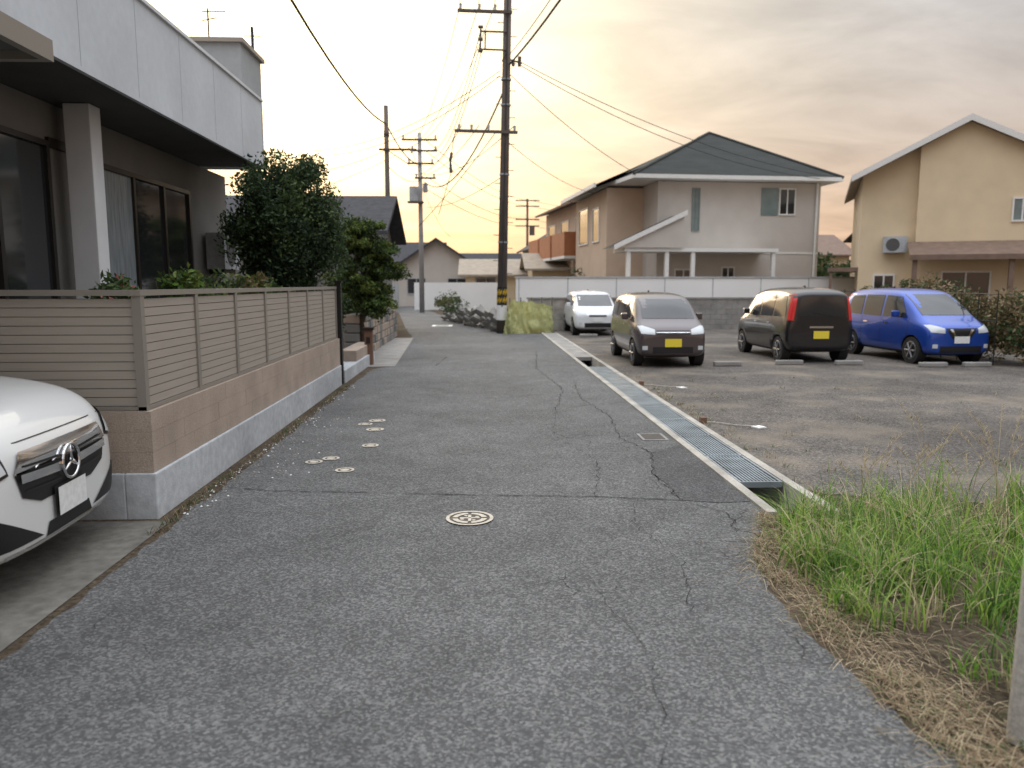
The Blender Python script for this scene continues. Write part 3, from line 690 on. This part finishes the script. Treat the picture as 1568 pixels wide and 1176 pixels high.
for (x,z) in((-1.5,10.45),(-.9,10.45),(-.4,10.45)):
    wire((T.x+x+.2,25.84,z),(-3.35+x*.5+.5,45,9.8),.7,.012); wire((T.x+x+.2,25.84,z),(x+1.2,-3,12.5),.8,.012)
for (x,z) in((-.8,9.05),(-.8,9.4),(-.8,9.78)): wire((T.x+x+.18,25.84,z),(-2.6,45,z-.6),.9,.014)
wire((T.x+.1,26,7.9),(-3.1,45,7.4),1.3,.03); wire((T.x+.1,26,5.2),(-3.1,45,6.0),.3,.012)
wire((T.x-.2,25.8,6.5),(-2.4,31,3.9),.1,.012)
wire((1.3,26,8.8),(14.8,33,6.2),.5,.012); wire((1.3,26,8.7),(14.9,33.2,6.1),.7,.012)
wire((1.0,26,8.4),(7.4,34,6.1),.3,.012); wire((.9,26,6.3),(6.4,40,6.2),.4,.010)
wire((.7,26,8.5),(-7.5,36,7.6),.6,.012); wire((.7,26,8.35),(-7.5,36,7.4),.7,.012)
wire((-3.7,32,7.0),(-9,36,6.6),.3,.012); wire((-2.7,32,7.0),(-3,45,7.6),.3,.012)
for z in(10.7,10.1,8.7,8.0): wire((-3.0,45,z-1.0),(5.2,85,z),.7,.018); wire((5.2,85,z),(30,100,z),.9,.018)
wire((-3.35,45,7.3),(-3,80,6.5),.5,.015); wire((-3.35,45,9.6),(-20,70,9),.8,.015); wire((-3.7,32,6.4),(-3.35,45,7.5),.3,.015)
ow=bpy.data.objects.new('power_lines',cu); col.objects.link(ow); cu.materials.append(M['wire'])
m=MB(); m.tube((-.95,26.2,5.7),(-.9,26.2,5.95),.05,.05,'pole',8); m.tube((-.93,26.2,5.3),(-.95,26.2,5.7),.06,.03,'pole',8)
m.tube((T.x-1.5,25.84,6.5),(-.92,26.2,5.9),.012,.012,'wire',5); m.tube((-.93,26.2,5.3),(-1.4,27,4.0),.012,.012,'wire',5); m.obj('cable_drop')

# ------------------------------------------------------------------ cars
def build_car(name,st,paint,loc,rz,cfg):
    e=empty(name,(loc[0],loc[1],0),rz); Lc=st[-1][0]
    vs=[];fs=[]
    def half(x,zb,zl,zt,w,wt):
        zl=min(zl,zt-.05)
        return [(0,zb),(.82*w,zb),(.975*w,zb+.07),(w,zb+(zl-zb)*.45),(w*.995,zb+(zl-zb)*.8),(w*.96,zl),((w*.9+wt)/2+.02,zl+(zt-zl)*.5),(wt,zt-(zt-zl)*.14),(wt*.78,zt-.004),(0,zt+.012)]
    n=None
    for s in st:
        h=half(*s); full=h+[(-y,z) for y,z in h[-2:0:-1]]; n=len(full); vs+=[(s[0],y,z) for y,z in full]
    for i in range(len(st)-1):
        for j in range(n):
            fs.append((i*n+j,i*n+(j+1)%n,(i+1)*n+(j+1)%n,(i+1)*n+j))
    hn=10
    for base,fl in((0,False),((len(st)-1)*n,True)):
        for j in range(hn-1):
            a=base+j;b=base+j+1;c=base+((n-(j+1))%n);d=base+((n-j)%n)
            q2=[]
            for v in [a,b,c,d]:
                if v not in q2:q2.append(v)
            if fl:q2=q2[::-1]
            fs.append(q2)
    me=bpy.data.meshes.new('body'); me.from_pydata(vs,[],fs); me.materials.append(paint); me.materials.append(M['black'])
    bm=bmesh.new(); bm.from_mesh(me); bmesh.ops.recalc_face_normals(bm,faces=bm.faces); bm.to_mesh(me); bm.free()
    ob=bpy.data.objects.new('body',me); col.objects.link(ob)
    sd=ob.modifiers.new('s','SUBSURF'); sd.levels=cfg.get('sub',2); sd.render_levels=cfg.get('sub',2)
    bpy.context.view_layer.update(); dg=bpy.context.evaluated_depsgraph_get()
    me2=bpy.data.meshes.new_from_object(ob.evaluated_get(dg)); ob.modifiers.clear(); ob.data=me2
    bvh=BVHTree.FromPolygons([v.co.copy() for v in me2.vertices],[p.vertices[:] for p in me2.polygons])
    W=max(s[4] for s in st); wr=cfg['wr']
    cm=MB()
    for wx in cfg['wx']:
        for sg in(1,-1): cm.tube((wx,sg*(W-.25),wr),(wx,sg*(W+.2),wr),wr+.045,wr+.045,'black',28)
    ct=cm.obj('cut'); ct.data.materials.clear(); ct.data.materials.append(paint); ct.data.materials.append(M['black'])
    for p in ct.data.polygons: p.material_index=1
    bo=ob.modifiers.new('b','BOOLEAN'); bo.operation='DIFFERENCE'; bo.object=ct; bo.solver='EXACT'
    bpy.context.view_layer.update(); dg=bpy.context.evaluated_depsgraph_get()
    me3=bpy.data.meshes.new_from_object(ob.evaluated_get(dg)); ob.modifiers.clear(); ob.data=me3
    bpy.data.objects.remove(ct)
    for p in me3.polygons: p.use_smooth=(p.material_index==0)
    ob.parent=e
    out=MB()
    def decal(poly,ax,k,off=.006,cuts=5):
        bm=bmesh.new(); vv=[bm.verts.new((p[0],p[1],0)) for p in poly]; bm.faces.new(vv)
        bmesh.ops.triangulate(bm,faces=bm.faces); bmesh.ops.subdivide_edges(bm,edges=bm.edges,cuts=cuts,use_grid_fill=True)
        bad=set(); bm.verts.index_update(); res=[]
        for v in bm.verts:
            a,b=v.co.x,v.co.y
            o,d={'F':((Lc+2,a,b),(-1,0,0)),'R':((-2,a,b),(1,0,0)),'L':((a,4,b),(0,-1,0)),'Q':((a,-4,b),(0,1,0))}[ax]
            hit=bvh.ray_cast(Vector(o),Vector(d))
            if hit[0] is None: bad.add(v.index); res.append((0,0,0))
            else:
                nn=hit[1]
                if nn.dot(Vector(d))>0: nn=-nn
                res.append(hit[0]+nn*off)
        out.add(res,[[v.index for v in f.verts] for f in bm.faces if not any(v.index in bad for v in f.verts)],k); bm.free()
    def sym(poly,ax,k,off=.006):
        decal(poly,ax,k,off); decal([(-a,b) for a,b in poly][::-1],ax,k,off)
    def side(poly,k,off=.006): decal(poly,'L',k,off); decal(poly,'Q',k,off)
    cfg['detail'](decal,sym,side,out)
    out.obj('trim',e,smooth=True)
    wm=MB()
    for wx in cfg['wx']:
        for sg in(1,-1):
            y0=sg*(W-.20);y1=sg*(W-.012)
            wm.tube((wx,y0,wr),(wx,y1,wr),wr,wr,'tyre',28)
            wm.tube((wx,y1,wr),(wx,y1+sg*.004,wr),wr*.68,wr*.66,'rim',24); wm.tube((wx,y1+sg*.004,wr),(wx,y1+sg*.006,wr),wr*.56,wr*.56,'black',24)
            for q in range(6):
                a=q*math.pi/3; wm.tube((wx,y1+sg*.008,wr),(wx+math.cos(a)*wr*.6,y1+sg*.008,wr+math.sin(a)*wr*.6),.022,.022,'rim',6)
    wm.obj('wheels',e)
    mm=MB()
    mx,mz=cfg['mir']
    M['_p']=paint
    for sg in(1,-1): mm.box(mx-.06,mx+.05,sg*(W+.06)-.07,sg*(W+.06)+.07,mz-.06,mz+.07,'_p')
    mm.obj('mirrors',e,bevel=.02)
    return e
def paintm(name,c,metal=.3,rough=.3): return mat(name,c,rough,metal=metal,spec=.5,coat=.8)
def rectp(a0,a1,b0,b1): return [(a0,b0),(a1,b0),(a1,b1),(a0,b1)]
def kei(h=1.5,w=.72,hood=.93,L=3.32,slant=0):
    return [(0,.34,.85,h-.16,w*.90,w*.74),(.05,.24,.9,h-.06,w*.97,w*.80),(.35,.2,.92,h-.01,w,w*.81),(1.2,.18,.92,h+.02,w,w*.82),(2.0,.18,.91,h-.01,w,w*.81),
     (2.3-slant,.18,.90,h-.07,w,w*.80),(2.62-slant*.6,.18,.89,(h+hood)/2+.02,w,w*.80),(2.9,.18,.86,hood+.02,w*.99,w*.80),(3.13,.2,.80,hood-.06,w*.96,w*.76),(L-.06,.22,.70,hood-.14,w*.90,w*.7),(L,.28,.62,hood-.24,w*.80,w*.6)]
def keidet(h,w,hood,front,glassk='glass'):
    def f(decal,sym,side,out):
        b=hood+.04
        decal([(-w*.74,b+.02),(w*.74,b+.02),(w*.70,h-.12),(-w*.70,h-.12)],'F',glassk)
        decal([(-w*.72,.98),(w*.72,.98),(w*.62,h-.17),(-w*.62,h-.17)],'R',glassk)
        side([(.22,.98),(.85,.96),(.85,h-.15),(.35,h-.17)],glassk); side([(.92,.96),(1.62,.95),(1.62,h-.14),(.92,h-.14)],glassk); side([(1.70,.95),(2.55,.95),(2.2,h-.17),(1.70,h-.14)],glassk)
        for x in(.9,1.66,2.62): side(rectp(x-.005,x+.005,.3,.94),'black',.002)
        side(rectp(1.0,1.15,.80,.825),'chrome',.012); side(rectp(1.78,1.93,.80,.825),'chrome',.012)
        side(rectp(.5,2.7,.2,.26),'black',.003)
        decal(rectp(-.62,.62,.60,.606),'R','black',.002); sym([(.60,.62),(.606,.62),(.56,.95),(.554,.95)],'R','black',.002)
        decal([(-.25,.985),(.2,1.05),(.2,1.065),(-.25,1.0)],'R','black',.014)
        sym([(.36,.66),(.62,.68),(.66,.82),(.58,.83),(.36,.76)],'F','lamp')
        if front=='box':
            decal(rectp(-.33,.33,.66,.74),'F','black'); decal(rectp(-.33,.33,.695,.705),'F','chrome',.014); decal(rectp(-.4,.4,.29,.42),'F','black')
        elif front=='v':
            decal([(-.34,.76),(-.2,.56),(.2,.56),(.34,.76)],'F','black'); decal([(-.26,.74),(-.15,.58),(-.11,.58),(-.2,.74)],'F','chrome',.014); decal([(.26,.74),(.2,.74),(.11,.58),(.15,.58)],'F','chrome',.014); decal(rectp(-.45,.45,.27,.40),'F','black')
        else:
            decal(rectp(-.28,.28,.62,.67),'F','black'); decal(rectp(-.42,.42,.28,.42),'F','black')
        sym(rectp(.5,.6,.36,.44),'F','lamp')
        pk='plate_w' if front!='box' else 'plate_y'
        decal(rectp(-.165,.165,.46,.60) if front!='box' else rectp(-.165,.165,.42,.58),'F',pk,.02,1)
        sym([(w*.80,.92),(w*.93,.92),(w*.80,h-.15),(w*.70,h-.13)],'R','red')
        decal(rectp(-.165,.165,.52,.68),'R','plate_y',.02,1); decal(rectp(-.6,.6,.28,.36),'R','black'); decal(rectp(-.25,.25,.74,.78),'R','chrome',.01)
        side([(0.02,.9),(.12,.9),(.16,h-.2),(.1,h-.2)],'red',.008)
        out.box(.9,1.0,-.01,.01,h+.0,h+.05,'black')
    return f
build_car('parked_car',kei(1.46,.72,.90),paintm('paint_brown',(.085,.07,.072),.5),(3.8,18.3),math.radians(-90),dict(wr=.27,wx=(.5,2.78),mir=(2.3,.98),detail=keidet(1.46,.72,.90,'box')))
build_car('parked_car',kei(1.57,.73,.95),paintm('paint_black',(.012,.012,.014),.3),(7.1,15.75),math.radians(90),dict(wr=.27,wx=(.5,2.78),mir=(2.3,1.02),detail=keidet(1.57,.73,.95,'x')))
build_car('parked_car',kei(1.55,.73,.95,3.35,.12),paintm('paint_blue',(.012,.065,.38),.4),(9.5,18.5),math.radians(-86),dict(wr=.28,wx=(.5,2.78),mir=(2.3,1.02),detail=keidet(1.55,.73,.95,'v')))
build_car('parked_car',kei(1.42,.76,.88,3.4,.25),paintm('paint_white',(.68,.70,.72),.0),(3.75,27.8),math.radians(-90),dict(wr=.28,wx=(.5,2.78),mir=(2.3,.98),detail=keidet(1.42,.76,.88,'x')))
stM=[(0,.35,.8,.95,.78,.62),(.15,.25,.88,1.15,.86,.66),(.6,.22,.92,1.38,.89,.62),(1.4,.2,.92,1.48,.9,.62),(2.3,.2,.92,1.46,.9,.62),(2.75,.2,.94,1.28,.9,.66),(3.1,.2,.95,1.08,.9,.74),(3.6,.2,.92,1.04,.89,.74),(3.95,.2,.86,.99,.86,.70),(4.13,.2,.80,.92,.81,.64),(4.24,.22,.71,.83,.73,.56),(4.30,.27,.6,.70,.62,.45)]
stM=[(s[0],s[1],s[2]*1.04,s[3]*1.04,s[4],s[5]) for s in stM]
def mdet(decal,sym,side,out):
    decal([(-.62,1.14),(.62,1.14),(.52,1.42),(-.52,1.42)],'F','glass'); decal([(-.6,1.12),(.6,1.12),(.5,1.36),(-.5,1.36)],'R','glass')
    side([(.75,1.0),(1.75,1.0),(1.75,1.38),(1.0,1.36)],'glass'); side([(1.83,1.0),(2.95,1.05),(2.5,1.34),(1.83,1.38)],'glass')
    for x in(1.79,2.9): side(rectp(x-.005,x+.005,.3,.98),'black',.002)
    decal([(-.45,.775),(-.52,.68),(-.47,.55),(-.30,.49),(.30,.49),(.47,.55),(.52,.68),(.45,.775)],'F','black',.006,8)
    sym([(.09,.61),(.49,.63),(.49,.675),(.09,.66)],'F','chrome',.022)
    sym([(.09,.69),(.45,.705),(.45,.715),(.09,.70)],'F','frame',.018); sym([(.09,.56),(.45,.575),(.45,.585),(.09,.57)],'F','frame',.018)
    decal([(-.53,.68),(-.46,.785),(.46,.785),(.53,.68),(.515,.68),(.45,.772),(-.45,.772),(-.515,.68)][::-1],'F','chrome',.012)
    sym([(.56,.69),(.66,.67),(.80,.76),(.81,.85),(.73,.87),(.58,.79)],'F','frame',.006)
    sym([(.58,.705),(.66,.69),(.78,.77),(.79,.83),(.72,.845),(.60,.775)],'F','lamp',.012)
    decal([(-.60,.835),(.60,.835),(.60,.829),(-.60,.829)][::-1],'F','black',.003)
    sym([(.30,.30),(.66,.31),(.73,.49),(.68,.49),(.50,.40)],'F','black',.006)
    decal([(-.28,.27),(.28,.27),(.24,.355),(-.24,.355)],'F','black',.006)
    decal([(-.62,.285),(.62,.285),(.60,.262),(-.60,.262)][::-1],'F','chrome',.01)
    decal(rectp(-.185,.185,.355,.535),'F','frame',.018,1); decal(rectp(-.165,.165,.365,.525),'F','plate_w',.028,1)
    c=Vector((4.325,0,.645)); n=24; r0=.098
    for i in range(n):
        a=2*math.pi*i/n;b=2*math.pi*(i+1)/n
        out.tube(c+Vector((0,math.cos(a)*r0,math.sin(a)*r0)),c+Vector((0,math.cos(b)*r0,math.sin(b)*r0)),.010,.010,'chrome',6,False)
    for q in range(3):
        a=math.pi/2+q*2*math.pi/3; out.tube(c,c+Vector((0,math.cos(a)*r0,math.sin(a)*r0)),.014,.005,'chrome',6)
    side([(3.55,.62),(3.9,.70),(3.9,.715),(3.5,.64)],'black',.003)
    sym(rectp(.35,.7,.78,.9),'R','red')
build_car('white_car',stM,paintm('paint_pearl_white',(.70,.71,.70),0,.25),(-6.68,4.22),math.radians(3),dict(sub=3,wr=.32,wx=(.8,3.45),mir=(2.75,1.05),detail=mdet))

# ------------------------------------------------------------------ world + sun + camera
AZ=math.radians(-12); EL=math.radians(14)
S=(math.sin(AZ)*math.cos(EL),math.cos(AZ)*math.cos(EL),math.sin(EL))
w=bpy.data.worlds.new('World'); scene.world=w; w.use_nodes=True; nt=w.node_tree; nt.nodes.clear(); Lk=nt.links.new
def WM(op,a,b=None):
    n=nd(nt,'ShaderNodeMath',operation=op)
    for i,x in enumerate((a,b)):
        if x is None: continue
        if isinstance(x,(int,float)): n.inputs[i].default_value=x
        else: Lk(x,n.inputs[i])
    return n.outputs[0]
def WS(c,f):
    n=nd(nt,'ShaderNodeVectorMath',operation='SCALE')
    if isinstance(c,tuple): n.inputs[0].default_value=c
    else: Lk(c,n.inputs[0])
    if isinstance(f,(int,float)): n.inputs['Scale'].default_value=f
    else: Lk(f,n.inputs['Scale'])
    return n.outputs[0]
def WA(a,b):
    n=nd(nt,'ShaderNodeVectorMath',operation='ADD'); Lk(a,n.inputs[0]); Lk(b,n.inputs[1]); return n.outputs[0]
def MR(v,a,b,c,d):
    n=nd(nt,'ShaderNodeMapRange'); Lk(v,n.inputs['Value'])
    for i,x in zip(('From Min','From Max','To Min','To Max'),(a,b,c,d)): n.inputs[i].default_value=x
    return n.outputs['Result']
tc=nd(nt,'ShaderNodeTexCoord'); nm=nd(nt,'ShaderNodeVectorMath',operation='NORMALIZE'); Lk(tc.outputs['Generated'],nm.inputs[0]); V=nm.outputs[0]
sx=nd(nt,'ShaderNodeSeparateXYZ'); Lk(V,sx.inputs[0])
dp=nd(nt,'ShaderNodeVectorMath',operation='DOT_PRODUCT'); Lk(V,dp.inputs[0]); dp.inputs[1].default_value=S
dt=WM('MAXIMUM',dp.outputs['Value'],0.0)
z=WM('MAXIMUM',sx.outputs['Z'],0.0)
g1=WM('POWER',dt,8.0); g2=WM('POWER',dt,40.0)
ramp=nd(nt,'ShaderNodeValToRGB'); Lk(z,ramp.inputs[0]); cr_=ramp.color_ramp
cr_.elements[0].position=0; cr_.elements[0].color=(.66,.42,.29,1)
cr_.elements[1].position=1; cr_.elements[1].color=(.66,.68,.72,1)
for p,c in((.08,(.62,.45,.34,1)),(.17,(.54,.46,.41,1)),(.30,(.49,.48,.49,1)),(.5,(.54,.56,.59,1))):
    el=cr_.elements.new(p); el.color=c
base=WS(ramp.outputs['Color'],MR(z,.40,.9,1,3.9))
zz=WM('ADD',z,.12); cx=WM('DIVIDE',sx.outputs['X'],zz); cy=WM('DIVIDE',sx.outputs['Y'],zz)
cb=nd(nt,'ShaderNodeCombineXYZ'); Lk(cx,cb.inputs[0]); Lk(WM('MULTIPLY',cy,1.5),cb.inputs[1])
n1=nd(nt,'ShaderNodeTexNoise'); n1.inputs['Scale'].default_value=1.2; n1.inputs['Detail'].default_value=8; n1.inputs['Roughness'].default_value=.58; n1.inputs['Distortion'].default_value=.5; Lk(cb.outputs[0],n1.inputs['Vector'])
cm=MR(n1.outputs['Fac'],.35,.68,.86,1.20)
gl1=nd(nt,'ShaderNodeMix',data_type='RGBA'); Lk(MR(z,.02,.22,0,1),gl1.inputs[0]); gl1.inputs[6].default_value=(.52,.26,.07,1); gl1.inputs[7].default_value=(.78,.58,.26,1)
gl2=nd(nt,'ShaderNodeMix',data_type='RGBA'); Lk(MR(z,.02,.22,0,1),gl2.inputs[0]); gl2.inputs[6].default_value=(.70,.38,.06,1); gl2.inputs[7].default_value=(1.35,1.10,.62,1)
glow=WA(WS(gl1.outputs[2],g1),WS(gl2.outputs[2],g2))
tot=WS(WA(base,glow),cm)
sky=nd(nt,'ShaderNodeTexSky'); sky.sky_type='NISHITA'; sky.sun_disc=False; sky.sun_elevation=EL; sky.sun_rotation=AZ; sky.dust_density=3
bg1=nd(nt,'ShaderNodeBackground'); Lk(sky.outputs[0],bg1.inputs[0]); bg1.inputs[1].default_value=.06
bg2=nd(nt,'ShaderNodeBackground'); Lk(tot,bg2.inputs[0]); bg2.inputs[1].default_value=1.15
mx=nd(nt,'ShaderNodeMixShader'); mx.inputs[0].default_value=.9; Lk(bg1.outputs[0],mx.inputs[1]); Lk(bg2.outputs[0],mx.inputs[2])
wo=nd(nt,'ShaderNodeOutputWorld'); Lk(mx.outputs[0],wo.inputs[0])
sl=bpy.data.lights.new('sun','SUN'); sl.energy=.8; sl.angle=math.radians(20); sl.color=(1,.80,.58)
so=bpy.data.objects.new('sun',sl); col.objects.link(so); so.rotation_euler=Vector(S).to_track_quat('Z','Y').to_euler()
cam=bpy.data.cameras.new('camera'); cam.sensor_width=36; cam.lens=27.05; cam.clip_end=2000; cam.clip_start=.05
cam.dof.use_dof=True; cam.dof.focus_distance=6.0; cam.dof.aperture_fstop=1.8
co=bpy.data.objects.new('camera',cam); col.objects.link(co); co.location=(0,0,1.65); co.rotation_euler=(math.radians(82.6),0,math.radians(-2.38)); scene.camera=co
